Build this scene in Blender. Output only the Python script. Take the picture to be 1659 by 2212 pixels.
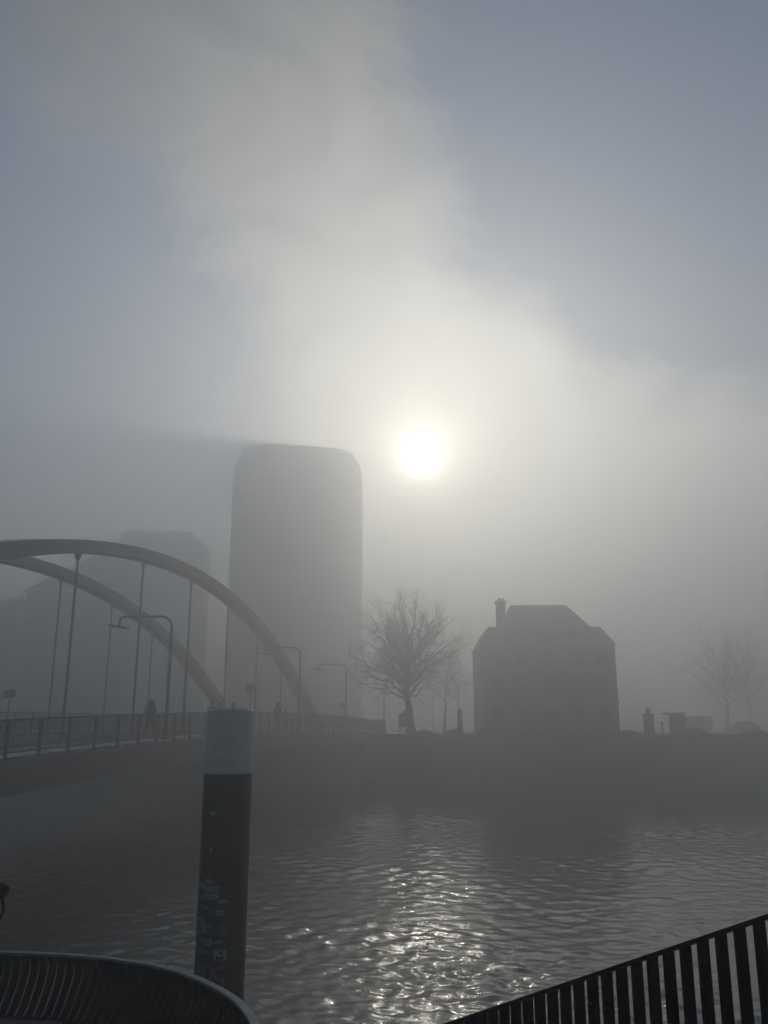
import bpy, bmesh, math, random
from mathutils import Vector, Matrix
R = math.radians
random.seed(7)
scene = bpy.context.scene
for o in list(bpy.data.objects):
    bpy.data.objects.remove(o)
col = scene.collection
CAM = 5.2                                   # eye height above the water (z = 0)

# ------------------------------------------------------------------ camera
cd = bpy.data.cameras.new('camera')
cam = bpy.data.objects.new('camera', cd)
col.objects.link(cam)
cam.location = (0, 0, CAM)
cam.rotation_euler = (R(90 + 14.1), 0, 0)
cd.sensor_fit = 'HORIZONTAL'
cd.sensor_width = 36.0
cd.lens = 36.0 * 1850 / 1659
cd.clip_start = 0.05
cd.clip_end = 5000
scene.camera = cam
scene.render.resolution_x, scene.render.resolution_y = 768, 1024

# ------------------------------------------------------------------ sun, sky, exposure
SUN_AZ, SUN_EL = R(2.56), R(17.73)
S = Vector((math.sin(SUN_AZ) * math.cos(SUN_EL), math.cos(SUN_AZ) * math.cos(SUN_EL), math.sin(SUN_EL)))
sl = bpy.data.lights.new('sun', 'SUN')
sl.energy = 2.5
sl.angle = R(0.9)
sl.color = (1.0, 0.94, 0.80)
sun = bpy.data.objects.new('sun', sl)
col.objects.link(sun)
sun.rotation_euler = S.to_track_quat('Z', 'Y').to_euler()

FOG = 0.0152                                # extinction per metre of the mist
FOG_G = 0.75                                # forward scattering of the droplets

w = bpy.data.worlds.new('World')
scene.world = w
w.use_nodes = True
nt = w.node_tree
nt.nodes.clear()
N = nt.nodes.new
L = nt.links.new


def val(x):
    n = N('ShaderNodeValue')
    n.outputs[0].default_value = x
    return n.outputs[0]


def mth(op, a, b=None, c=None, clamp=False):
    n = N('ShaderNodeMath')
    n.operation = op
    n.use_clamp = clamp
    for i, x in enumerate((a, b, c)):
        if x is None:
            continue
        if isinstance(x, (int, float)):
            n.inputs[i].default_value = x
        else:
            L(x, n.inputs[i])
    return n.outputs[0]


tc = N('ShaderNodeTexCoord')
nrm = N('ShaderNodeVectorMath')
nrm.operation = 'NORMALIZE'
L(tc.outputs['Generated'], nrm.inputs[0])
DIR = nrm.outputs[0]


def lobe(v, n):
    d = N('ShaderNodeVectorMath')
    d.operation = 'DOT_PRODUCT'
    L(DIR, d.inputs[0])
    d.inputs[1].default_value = Vector(v).normalized()
    c = mth('MAXIMUM', d.outputs['Value'], 0.0)
    return mth('POWER', c, n)


def fbm(scale, detail, rough, distort, off=(0, 0, 0), stretch=(1, 1, 1)):
    m = N('ShaderNodeMapping')
    L(DIR, m.inputs['Vector'])
    m.inputs['Location'].default_value = off
    m.inputs['Scale'].default_value = stretch
    n = N('ShaderNodeTexNoise')
    L(m.outputs[0], n.inputs['Vector'])
    n.inputs['Scale'].default_value = scale
    n.inputs['Detail'].default_value = detail
    n.inputs['Roughness'].default_value = rough
    n.inputs['Distortion'].default_value = distort
    return n.outputs['Fac']


sky = N('ShaderNodeTexSky')
sky.sky_type = 'NISHITA'
sky.sun_disc = False
sky.sun_elevation = SUN_EL
sky.sun_rotation = SUN_AZ
sky.air_density = 1.0
sky.dust_density = 0.2
sky.ozone_density = 4.5
bg_sky = N('ShaderNodeBackground')
hs = N('ShaderNodeHueSaturation')
hs.inputs['Saturation'].default_value = 1.5
L(sky.outputs[0], hs.inputs['Color'])
L(hs.outputs[0], bg_sky.inputs['Color'])
bg_sky.inputs['Strength'].default_value = 0.15

# drifting low cloud: a veil with two torn openings, brighter towards the sun
n1 = fbm(2.3, 7, 0.52, 0.9, (3.1, 0.4, 1.7), (1.0, 1.0, 1.25))
n2 = fbm(5.5, 6, 0.55, 0.5, (0.3, 5.1, 2.2), (1.0, 1.0, 1.5))
cover = mth('ADD', mth('MULTIPLY', n1, 1.3), mth('MULTIPLY', n2, 0.6))
cover = mth('ADD', cover, -0.24)
cover = mth('SUBTRACT', cover, mth('MULTIPLY', lobe((-0.50, 0.936, 0.37), 26), 1.1))
cover = mth('SUBTRACT', cover, mth('MULTIPLY', lobe((0.46, 0.884, 0.60), 26), 1.1))
cover = mth('SUBTRACT', cover, mth('MULTIPLY', lobe((0.36, 0.80, 0.80), 34), 0.65))
cover = mth('SUBTRACT', cover, mth('MULTIPLY', lobe((-0.36, 0.93, 0.30), 90), 0.30))
cover = mth('ADD', cover, mth('MULTIPLY', lobe((-0.05, 0.90, 0.46), 26), 0.32))
cover = mth('ADD', cover, mth('MULTIPLY', lobe((0.38, 0.93, 0.27), 45), 0.6))
mr = N('ShaderNodeMapRange')
mr.interpolation_type = 'SMOOTHSTEP'
L(cover, mr.inputs['Value'])
mr.inputs['From Min'].default_value = 0.34
mr.inputs['From Max'].default_value = 0.76
mask = mr.outputs['Result']

lum = mth('MULTIPLY', lobe((0.0, 0.90, 0.42), 14), 0.8)
veil = mth('MULTIPLY', mth('ADD', 0.6, n2), 0.17)
n3 = fbm(4.2, 8, 0.6, 1.4, (7.3, 1.1, 4.2), (1.0, 1.0, 1.6))
wisp = N('ShaderNodeMapRange')
L(n3, wisp.inputs['Value'])
wisp.inputs['From Min'].default_value = 0.36
wisp.inputs['From Max'].default_value = 0.66
wisp.inputs['To Min'].default_value = 0.25
wisp.inputs['To Max'].default_value = 1.5
lum = mth('MULTIPLY', lum, wisp.outputs['Result'])
lum = mth('ADD', lum, mth('MULTIPLY', lobe((0.12, 0.95, 0.24), 14), 2.6))
lum = mth('ADD', lum, mth('MULTIPLY', lobe((0.40, 0.93, 0.27), 45), 2.0))
corona = mth('ADD', mth('MULTIPLY', lobe(S, 60), 1.0), mth('MULTIPLY', lobe(S, 500), 10.0))
disc_l = mth('ADD', mth('MULTIPLY', lobe(S, 9000), 60.0), mth('MULTIPLY', lobe(S, 1800), 11.0))     # the sun itself, blurred by the cloud


def bg(colr, strength):
    b = N('ShaderNodeBackground')
    b.inputs['Color'].default_value = (*colr, 1)
    L(strength, b.inputs['Strength'])
    return b.outputs[0]


mix = N('ShaderNodeMixShader')
L(mask, mix.inputs[0])
L(bg_sky.outputs[0], mix.inputs[1])
cl = N('ShaderNodeAddShader')
L(bg((1.0, 0.95, 0.86), lum), cl.inputs[0])
L(bg((0.66, 0.83, 1.0), veil), cl.inputs[1])
L(cl.outputs[0], mix.inputs[2])
a1 = N('ShaderNodeAddShader')
L(mix.outputs[0], a1.inputs[0])
L(bg((1.0, 0.86, 0.66), corona), a1.inputs[1])
a2 = N('ShaderNodeAddShader')
L(a1.outputs[0], a2.inputs[0])
L(bg((1.0, 0.97, 0.92), disc_l), a2.inputs[1])
wo = N('ShaderNodeOutputWorld')
L(a2.outputs[0], wo.inputs['Surface'])
w.cycles.sampling_method = 'MANUAL'
w.cycles.sample_map_resolution = 1024

vs = scene.view_settings
vs.view_transform = 'Standard'
vs.look = 'None'
vs.exposure = -1.42
vs.gamma = 1.0
vs.use_curve_mapping = False
cy = scene.cycles
cy.use_denoising = True
cy.max_bounces = 9
cy.diffuse_bounces = 2
cy.glossy_bounces = 3
cy.transmission_bounces = 2
cy.volume_bounces = 6
cy.use_adaptive_sampling = True
cy.adaptive_threshold = 0.025
cy.adaptive_min_samples = 32
cy.caustics_reflective = False
cy.caustics_refractive = False
cy.sample_clamp_indirect = 5.0

# ------------------------------------------------------------------ materials
MATS = {}


def mat(name, colr, rough=0.6, metal=0.0, var=0.25, scale=3.0, bump=0.0, bscale=20.0, spec=0.5, coat=0.0):
    if name in MATS:
        return MATS[name]
    m = bpy.data.materials.new(name)
    m.use_nodes = True
    t = m.node_tree
    b = t.nodes['Principled BSDF']
    b.inputs['Roughness'].default_value = rough
    b.inputs['Metallic'].default_value = metal
    b.inputs['Specular IOR Level'].default_value = spec
    b.inputs['Coat Weight'].default_value = coat
    tcn = t.nodes.new('ShaderNodeTexCoord')
    n = t.nodes.new('ShaderNodeTexNoise')
    n.inputs['Scale'].default_value = scale
    n.inputs['Detail'].default_value = 6
    n.inputs['Roughness'].default_value = 0.6
    t.links.new(tcn.outputs['Object'], n.inputs['Vector'])
    r = t.nodes.new('ShaderNodeValToRGB')
    r.color_ramp.elements[0].position = 0.3
    r.color_ramp.elements[1].position = 0.72
    r.color_ramp.elements[0].color = (*[c * (1 - var) for c in colr], 1)
    r.color_ramp.elements[1].color = (*[min(1, c * (1 + var)) for c in colr], 1)
    t.links.new(n.outputs['Fac'], r.inputs['Fac'])
    t.links.new(r.outputs[0], b.inputs['Base Color'])
    rr = t.nodes.new('ShaderNodeMapRange')
    rr.inputs['To Min'].default_value = max(0.02, rough * 0.8)
    rr.inputs['To Max'].default_value = min(1, rough * 1.2)
    t.links.new(n.outputs['Fac'], rr.inputs['Value'])
    t.links.new(rr.outputs[0], b.inputs['Roughness'])
    if bump:
        n2 = t.nodes.new('ShaderNodeTexNoise')
        n2.inputs['Scale'].default_value = bscale
        n2.inputs['Detail'].default_value = 5
        t.links.new(tcn.outputs['Object'], n2.inputs['Vector'])
        bn = t.nodes.new('ShaderNodeBump')
        bn.inputs['Strength'].default_value = bump
        bn.inputs['Distance'].default_value = 0.05
        t.links.new(n2.outputs['Fac'], bn.inputs['Height'])
        t.links.new(bn.outputs[0], b.inputs['Normal'])
    MATS[name] = m
    return m


ARCH = mat('arch_paint', (0.075, 0.08, 0.09), 0.55, var=0.2, scale=1.2)
STEEL = mat('dark_steel', (0.05, 0.055, 0.06), 0.5, var=0.3)
BLACK = mat('black_coating', (0.008, 0.009, 0.011), 0.65, var=0.3, scale=8, spec=0.15)
RAILTOP = mat('worn_steel_edge', (0.20, 0.22, 0.25), 0.5, metal=0.2, var=0.25, scale=6)
CONC = mat('concrete', (0.16, 0.155, 0.15), 0.8, var=0.25, scale=1.5, bump=0.4)
PAVE = mat('paving', (0.13, 0.12, 0.11), 0.75, var=0.3, scale=2.5, bump=0.5)
WETROAD = mat('wet_asphalt', (0.04, 0.041, 0.043), 0.22, var=0.3, scale=0.8, bump=0.15, bscale=60)
WETPAVE = mat('wet_paving', (0.20, 0.20, 0.20), 0.28, var=0.25, scale=1.0, bump=0.15, bscale=30)
WHITELINE = mat('white_line', (0.6, 0.6, 0.58), 0.4, var=0.15)
SOIL = mat('grass_bank', (0.035, 0.042, 0.022), 0.9, var=0.5, scale=1.0, bump=0.8, bscale=6)
BRICK = mat('dark_brick', (0.14, 0.075, 0.055), 0.85, var=0.3, scale=2.0, bump=0.4)
SLATE = mat('slate', (0.05, 0.052, 0.058), 0.6, var=0.3, scale=3)
GLASS = mat('window_glass', (0.02, 0.024, 0.028), 0.12, var=0.2)
FRAME = mat('window_frame', (0.10, 0.09, 0.085), 0.6, var=0.1)
BARK = mat('bark', (0.045, 0.038, 0.032), 0.9, var=0.35, scale=6, bump=0.6)
TWIG = mat('twig', (0.04, 0.034, 0.03), 0.9, var=0.3)
PILEWHITE = mat('white_pile_paint', (0.86, 0.86, 0.86), 0.4, var=0.08, scale=6, bump=0.12, bscale=9)
PILEBLACK = mat('black_pile_coating', (0.012, 0.013, 0.013), 0.42, var=0.5, scale=3, bump=0.15, bscale=7)
SLAB = mat('tower_slab', (0.5, 0.5, 0.49), 0.7, var=0.15, scale=0.3)
TGLASS = mat('tower_glass', (0.42, 0.42, 0.42), 0.4, var=0.2, scale=0.2)
WALLGREY = mat('grey_render', (0.15, 0.15, 0.155), 0.8, var=0.2, scale=0.3)
CLOTH = [mat('coat_a', (0.02, 0.022, 0.03), 0.9), mat('coat_b', (0.05, 0.035, 0.03), 0.9), mat('coat_c', (0.03, 0.04, 0.035), 0.9)]
JEANS = mat('trousers', (0.02, 0.023, 0.035), 0.9)
SKIN = mat('skin', (0.42, 0.27, 0.2), 0.6, var=0.1)
HAIR = mat('hair', (0.025, 0.018, 0.014), 0.7)

# ------------------------------------------------------------------ mesh helpers


class MB:
    def __init__(self):
        self.v, self.f = [], []

    def add(self, vs, fs):
        b = len(self.v)
        self.v += [tuple(p) for p in vs]
        self.f += [tuple(b + i for i in f) for f in fs]
        return self

    def box(self, x0, x1, y0, y1, z0, z1, M=None):
        vs = [Vector((x, y, z)) for z in (z0, z1) for (x, y) in ((x0, y0), (x1, y0), (x1, y1), (x0, y1))]
        if M is not None:
            vs = [M @ p for p in vs]
        return self.add(vs, [(3, 2, 1, 0), (4, 5, 6, 7), (0, 1, 5, 4), (1, 2, 6, 5), (2, 3, 7, 6), (3, 0, 4, 7)])

    def frustum(self, lo, z0, hi, z1):
        a = [(lo[0], lo[2], z0), (lo[1], lo[2], z0), (lo[1], lo[3], z0), (lo[0], lo[3], z0)]
        b = [(hi[0], hi[2], z1), (hi[1], hi[2], z1), (hi[1], hi[3], z1), (hi[0], hi[3], z1)]
        return self.add(a + b, [(3, 2, 1, 0), (4, 5, 6, 7), (0, 1, 5, 4), (1, 2, 6, 5), (2, 3, 7, 6), (3, 0, 4, 7)])

    def loft(self, rings, cap=True, closed=True):
        n = len(rings[0])
        vs = [p for r in rings for p in r]
        fs = []
        for k in range(len(rings) - 1):
            for i in range(n if closed else n - 1):
                j = (i + 1) % n
                fs.append((k * n + i, k * n + j, (k + 1) * n + j, (k + 1) * n + i))
        if cap and closed:
            fs.append(tuple(reversed(range(n))))
            fs.append(tuple((len(rings) - 1) * n + i for i in range(n)))
        return self.add(vs, fs)

    def tube(self, pts, rad, n=8, cap=True):
        pts = [Vector(p) for p in pts]
        if isinstance(rad, (int, float)):
            rad = [rad] * len(pts)
        rings = []
        prev = None
        for i, p in enumerate(pts):
            t = (pts[min(i + 1, len(pts) - 1)] - pts[max(i - 1, 0)])
            if t.length < 1e-9:
                t = Vector((0, 0, 1))
            t.normalize()
            if prev is None:
                u = t.cross(Vector((0, 0, 1)))
                if u.length < 1e-3:
                    u = t.cross(Vector((0, 1, 0)))
            else:
                u = prev - t * prev.dot(t)
                if u.length < 1e-6:
                    u = t.orthogonal()
            u.normalize()
            prev = u
            v = t.cross(u)
            rings.append([p + (u * math.cos(2 * math.pi * k / n) + v * math.sin(2 * math.pi * k / n)) * rad[i] for k in range(n)])
        return self.loft(rings, cap)

    def lathe(self, prof, n=32, c=(0, 0, 0)):
        c = Vector(c)
        return self.loft([[c + Vector((r * math.cos(2 * math.pi * k / n), r * math.sin(2 * math.pi * k / n), z)) for k in range(n)] for r, z in prof])

    def data(self, name, m, smooth=False):
        me = bpy.data.meshes.new(name)
        me.from_pydata(self.v, [], self.f)
        me.materials.append(m)
        if smooth:
            me.polygons.foreach_set('use_smooth', [True] * len(me.polygons))
        me.update()
        return me

    def build(self, name, m, parent=None, smooth=False, loc=None):
        return link(name, self.data(name, m, smooth), parent, loc)


def link(name, data, parent=None, loc=None):
    o = bpy.data.objects.new(name, data)
    col.objects.link(o)
    if parent is not None:
        o.parent = parent
    if loc is not None:
        o.location = loc
    return o


def auto_smooth(o, ang=35):
    me = o.data
    me.polygons.foreach_set('use_smooth', [True] * len(me.polygons))
    bm = bmesh.new()
    bm.from_mesh(me)
    for e in bm.edges:
        if len(e.link_faces) == 2 and e.calc_face_angle(0) > R(ang):
            e.smooth = False
    bm.to_mesh(me)
    bm.free()
    return o


def bevel(o, wd=0.02, seg=2):
    m = o.modifiers.new('bevel', 'BEVEL')
    m.width = wd
    m.segments = seg
    m.limit_method = 'ANGLE'
    return o


def thing(name, label, cat, loc=(0, 0, 0), rz=0.0, group=None):
    o = bpy.data.objects.new(name, None)
    col.objects.link(o)
    o.location = loc
    o.rotation_euler = (0, 0, rz)
    o.empty_display_size = 0.3
    return tag(o, label, cat, group)


def tag(o, label, cat, group=None, kind=None):
    o['label'] = label
    o['category'] = cat
    if group:
        o['group'] = group
    if kind:
        o['kind'] = kind
    return o


def struct(o, label=None):
    o['kind'] = 'structure'
    if label:
        o['label'] = label
    return o


def copy_tree(o, parent=None):
    c = o.copy()
    col.objects.link(c)
    c.parent = parent
    for ch in [x for x in bpy.data.objects if x.parent == o]:
        copy_tree(ch, c)
    return c


# ------------------------------------------------------------------ water
def water():
    import numpy as np
    rnd = random.Random(5)
    ys = [3.0]
    while ys[-1] < 66:
        ys.append(ys[-1] + max(0.035, 0.0036 * ys[-1]))
    ys = np.array(ys)
    us = np.linspace(-1, 1, 620)
    wdt = 6.0 + 0.62 * ys                     # half width of the modelled chop
    Y = np.repeat(ys[:, None], len(us), 1)
    X = us[None, :] * wdt[:, None]
    sp = np.maximum(0.0042 * Y, 2 * wdt[:, None] / len(us))
    Z = np.zeros_like(X)
    gust = 0.78 + 0.30 * np.sin(0.19 * X + 0.13 * Y + 1.0) * np.sin(0.27 * Y - 0.11 * X + 0.4) + 0.22 * np.sin(0.63 * Y + 0.31 * X + 1.2 * np.sin(0.2 * X))
    gust = np.clip(gust, 0.25, 1.35)
    for k in range(100):
        lam = 0.085 * (1.15 / 0.085) ** rnd.random()
        a = R(rnd.gauss(90, 40)) if k % 3 else R(rnd.gauss(0, 30))
        q = 2 * math.pi / lam
        amp = 0.038 * lam / (2 * math.pi) * (0.6 if lam > 0.5 else 1.0)
        ph = rnd.uniform(0, 6.28)
        arg = q * (X * math.cos(a) + Y * math.sin(a)) + ph + 1.1 * np.sin((0.19 + 0.01 * k) * X + 0.31 * Y + k)
        fade = np.clip((lam / sp - 2.5) / 2.5, 0, 1)
        Z += amp * fade * (np.sin(arg) + 0.22 * np.cos(2 * arg))
    Z *= gust * np.clip((1 - np.abs(us))[None, :] * 8, 0, 1) * np.clip((66 - Y) / 8, 0, 1) * np.clip((Y - 3) / 2, 0, 1)
    ny, nx = X.shape
    V = np.stack([X.ravel(), Y.ravel(), Z.ravel()], 1)
    idx = np.arange(nx * ny).reshape(ny, nx)
    Fq = np.stack([idx[:-1, :-1].ravel(), idx[:-1, 1:].ravel(), idx[1:, 1:].ravel(), idx[1:, :-1].ravel()], 1)
    verts = V.tolist()
    faces = Fq.tolist()
    y0, y1 = float(ys[0]), float(ys[-1])
    wa, wb = float(wdt[0]), float(wdt[-1])
    b = len(verts)
    verts += [(-420, -60, 0), (420, -60, 0), (420, y0, 0), (-420, y0, 0), (-420, y1, 0), (420, y1, 0), (420, 140, 0), (-420, 140, 0), (-wa, y0, 0), (wa, y0, 0), (-wb, y1, 0), (wb, y1, 0)]
    faces += [(b, b + 1, b + 2, b + 3), (b + 4, b + 5, b + 6, b + 7), (b + 3, b + 8, b + 10, b + 4), (b + 9, b + 2, b + 5, b + 11)]
    me = bpy.data.meshes.new('water')
    me.from_pydata(verts, [], faces)
    me.polygons.foreach_set('use_smooth', [True] * len(me.polygons))
    m = bpy.data.materials.new('river_water')
    m.use_nodes = True
    t = m.node_tree
    p = t.nodes['Principled BSDF']
    p.inputs['Base Color'].default_value = (0.085, 0.084, 0.074, 1)
    p.inputs['Roughness'].default_value = 0.08
    p.inputs['IOR'].default_value = 1.5
    tcn = t.nodes.new('ShaderNodeTexCoord')
    h = None
    for sc, st, sx in ((5.0, 0.006, 1.1), (13.0, 0.0045, 1.2), (30.0, 0.0016, 1.2)):
        mp = t.nodes.new('ShaderNodeMapping')
        mp.inputs['Scale'].default_value = (sx, 1.0, 1.0)
        mp.inputs['Rotation'].default_value = (0, 0, R(12 * sc % 40 - 15))
        t.links.new(tcn.outputs['Object'], mp.inputs['Vector'])
        n = t.nodes.new('ShaderNodeTexNoise')
        n.inputs['Scale'].default_value = sc
        n.inputs['Detail'].default_value = 3
        n.inputs['Distortion'].default_value = 0.6
        t.links.new(mp.outputs[0], n.inputs['Vector'])
        mu = t.nodes.new('ShaderNodeMath')
        mu.operation = 'MULTIPLY'
        mu.inputs[1].default_value = st
        t.links.new(n.outputs['Fac'], mu.inputs[0])
        if h is None:
            h = mu.outputs[0]
        else:
            ad = t.nodes.new('ShaderNodeMath')
            t.links.new(h, ad.inputs[0])
            t.links.new(mu.outputs[0], ad.inputs[1])
            h = ad.outputs[0]
    bn = t.nodes.new('ShaderNodeBump')
    bn.inputs['Strength'].default_value = 1.0
    bn.inputs['Distance'].default_value = 1.0
    t.links.new(h, bn.inputs['Height'])
    t.links.new(bn.outputs[0], p.inputs['Normal'])
    me.materials.append(m)
    return struct(link('water', me))


water()

# ------------------------------------------------------------------ far bank
GZ = CAM - 0.75
edge = [(-420, 128), (-60, 112), (-22, 101), (-4, 96), (4, 84), (9, 78), (24, 75), (60, 70), (140, 62), (420, 40)]


def far_bank():
    b = MB()
    n = len(edge)
    top = [(x, y, GZ) for x, y in edge]
    back = [(x, 460, GZ) for x, y in edge]
    b.add(top + back, [(i, i + 1, n + i + 1, n + i) for i in range(n - 1)])
    struct(b.build('ground', SOIL))
    q = MB()
    for i in range(n - 1):
        (xa, ya), (xb, yb) = edge[i], edge[i + 1]
        q.add([(xa, ya, GZ - 0.02), (xb, yb, GZ - 0.02), (xb, yb - 0.9, -0.6), (xa, ya - 0.9, -0.6)], [(3, 2, 1, 0)])
    o = q.build('quay_wall', CONC)
    c = MB()
    for i in range(n - 1):
        (xa, ya), (xb, yb) = edge[i], edge[i + 1]
        c.add([(xa, ya - 0.12, GZ - 0.3), (xb, yb - 0.12, GZ - 0.3), (xb, yb - 0.12, GZ + 0.1), (xa, ya - 0.12, GZ + 0.1),
               (xb, yb + 0.5, GZ + 0.1), (xa, ya + 0.5, GZ + 0.1), (xb, yb + 0.5, GZ - 0.3), (xa, ya + 0.5, GZ - 0.3)],
              [(0, 1, 2, 3), (3, 2, 4, 5), (5, 4, 6, 7)])
    c.build('coping', CONC, o)
    tag(o, 'sloping concrete quay wall of the far bank at the water line', 'wall')


far_bank()


def strip(name, pts, wd, z, m):
    b = MB()
    P = [Vector((x, y, 0)) for x, y in pts]
    Lp, Rp = [], []
    for i, p in enumerate(P):
        t = (P[min(i + 1, len(P) - 1)] - P[max(0, i - 1)]).normalized()
        nn = Vector((-t.y, t.x, 0))
        Lp.append(p + nn * wd / 2 + Vector((0, 0, z)))
        Rp.append(p - nn * wd / 2 + Vector((0, 0, z)))
    n = len(P)
    b.add(Lp + Rp, [(i, n + i, n + i + 1, i + 1) for i in range(n - 1)])
    return struct(b.build(name, m))


strip('road', [(-3.0, 97), (1.5, 120), (7, 140), (20, 165), (45, 200), (80, 260)], 8.0, GZ + 0.004, WETROAD)
strip('road', [(-60, 128), (-20, 122), (3.6, 118), (40, 112), (90, 100), (200, 80)], 7.0, GZ + 0.008, WETROAD)
strip('path', [(-1, 101), (3, 94), (12, 92), (40, 88.5), (90, 82)], 2.4, GZ + 0.012, WETROAD)

# ------------------------------------------------------------------ bridge
BK = 0.16                                   # plan slope of the bridge axis
BA = math.atan(BK)


def bx(y, off):                             # x of a line parallel to the bridge, off metres left of the parapet
    return -16.4 - off + BK * y


def dz(y):                                  # deck height, a shallow hump
    t = (y - 68) / 41.0
    return CAM - 0.28 - 0.78 * min(1.5, t * t) + (0.10 if y > 68 else 0) * min(1, (y - 68) / 30)


def prism(b, y0, y1, o0, o1, h0, h1, step=3.0):
    """a bar running along the bridge: offsets o0..o1 left of the parapet, heights h0..h1 over the deck"""
    n = max(1, int((y1 - y0) / step))
    rings = []
    for i in range(n + 1):
        y = y0 + (y1 - y0) * i / n
        z = dz(y)
        rings.append([(bx(y, o0), y, z + h0), (bx(y, o1), y, z + h0), (bx(y, o1), y, z + h1), (bx(y, o0), y, z + h1)])
    b.loft(rings)
    return b


Y0, Y1 = 8.0, 99.0
ROAD_O0, ROAD_O1 = 4.1, 11.1
bridge = thing('arch_bridge', 'grey steel arch bridge with twin arches crossing the river in the fog', 'bridge', (0, 0, 0))
prism(MB(), Y0, Y1, -0.25, 15.9, -0.55, -0.02).build('deck', CONC, bridge)
prism(MB(), Y0, Y1, -0.30, 0.15, -1.05, -0.05).build('edge_girder', CONC, bridge)
prism(MB(), Y0, Y1, 15.5, 15.95, -1.05, -0.05).build('edge_girder', CONC, bridge)
prism(MB(), Y0, Y1, 0.16, 3.1, -0.02, 0.06).build('footway', WETPAVE, bridge)
prism(MB(), Y0, Y1, 12.1, 15.4, -0.02, 0.06).build('footway', WETPAVE, bridge)
prism(MB(), Y0, Y1, ROAD_O0, ROAD_O1, -0.019, -0.012).build('roadway', WETROAD, bridge)
prism(MB(), Y0, Y1, 3.9, 4.1, -0.02, 0.12).build('kerb', CONC, bridge)
prism(MB(), Y0, Y1, 11.1, 11.3, -0.02, 0.12).build('kerb', CONC, bridge)
prism(MB(), Y0, Y1, 2.15, 2.32, 0.061, 0.065).build('lane_line', WHITELINE, bridge)
prism(MB(), Y0, Y1, 4.35, 4.5, -0.011, -0.008).build('lane_line', WHITELINE, bridge)
for off in (3.5, 11.4):
    prism(MB(), 13, 88, off - 0.35, off + 0.35, -1.3, -0.021).build('tie_beam', ARCH, bridge)
for i, y in enumerate(range(14, 96, 9)):
    b = MB()
    b.add([(bx(y, 0.2), y, dz(y) - 1.0), (bx(y, 15.4), y, dz(y) - 1.0), (bx(y, 15.4), y + 0.4, dz(y) - 1.0), (bx(y, 0.2), y + 0.4, dz(y) - 1.0),
           (bx(y, 0.2), y, dz(y) - 0.56), (bx(y, 15.4), y, dz(y) - 0.56), (bx(y, 15.4), y + 0.4, dz(y) - 0.56), (bx(y, 0.2), y + 0.4, dz(y) - 0.56)],
          [(3, 2, 1, 0), (4, 5, 6, 7), (0, 1, 5, 4), (1, 2, 6, 5), (2, 3, 7, 6), (3, 0, 4, 7)])
    b.build('cross_beam', STEEL, bridge)


def arch_z(y):
    return CAM + 9.05 - 0.0078 * (y - 50) ** 2


for off in (3.5, 11.4):
    rings = []
    n = 60
    for i in range(n + 1):
        y = 14.2 + (86.0 - 14.2) * i / n
        z = arch_z(y)
        s = -0.0156 * (y - 50)
        tl = math.hypot(1, s)
        hh = (0.29 + 0.20 * (abs(y - 50) / 36) ** 2)
        hw = 0.42
        ring = []
        for (a, c) in ((-hw, -hh), (hw, -hh), (hw, hh), (-hw, hh)):
            yy = y - c * s / tl
            zz = z + c / tl
            ring.append((bx(yy, off + a), yy, zz))
        rings.append(ring)
    a = MB().loft(rings).build('arch', ARCH, bridge)
    bevel(a, 0.04, 2)
    for k in range(-5, 6):
        y = 51.4 + 6.7 * k
        if not 16 < y < 85:
            continue
        zt = arch_z(y) - 0.3 - 0.2 * (abs(y - 50) / 36) ** 2
        zb = dz(y) - 0.3
        if zt - zb < 1.2:
            continue
        h = MB().tube([(bx(y, off), y, zb), (bx(y, off), y, zt + 0.1)], 0.055, 10).build('hanger', STEEL, bridge, True)
        # gusset where the hanger meets the arch
        g = MB()
        t = 0.035
        x = bx(y, off)
        prof = [(-0.38, 0.22), (0.38, 0.22), (0.26, -0.06), (0.09, -0.30), (-0.09, -0.30), (-0.26, -0.06)]
        g.loft([[(x - t + BK * p[0], y + p[0], zt + p[1] - 0.0156 * (y - 50) * p[0]) for p in prof],
                [(x + t + BK * p[0], y + p[0], zt + p[1] - 0.0156 * (y - 50) * p[0]) for p in prof]])
        g.build('gusset', ARCH, h)
        MB().tube([(bx(y, off), y, dz(y) + 0.02), (bx(y, off), y, dz(y) + 0.5)], 0.09, 10).build('sleeve', STEEL, h)
# piers and abutment
for y in (15.0, 86.0):
    b = MB()
    Mx = Matrix.Translation((bx(y, 7.6), y, 0)) @ Matrix.Rotation(-BA, 4, 'Z')
    b.box(-8.2, 8.2, -0.9, 0.9, -0.6, dz(y) - 1.31, Mx)
    bevel(b.build('pier', CONC, bridge), 0.12)
b = MB()
Mx = Matrix.Translation((bx(98.5, 7.6), 98.9, 0)) @ Matrix.Rotation(-BA, 4, 'Z')
b.box(-8.4, 8.4, -1.0, 2.0, -0.6, dz(98) - 1.06, Mx)
b.build('abutment', CONC, bridge)
b = MB()
Mx = Matrix.Translation((bx(98.3, -0.1), 98.2, 0)) @ Matrix.Rotation(-BA, 4, 'Z')
b.box(-0.65, 0.65, -0.9, 0.9, GZ - 0.4, dz(98) + 1.28, Mx)
b.box(-0.45, 0.45, -0.7, 0.7, dz(98) + 1.28, dz(98) + 1.42, Mx)
bevel(b.build('end_pylon', CONC, bridge), 0.05)


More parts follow.
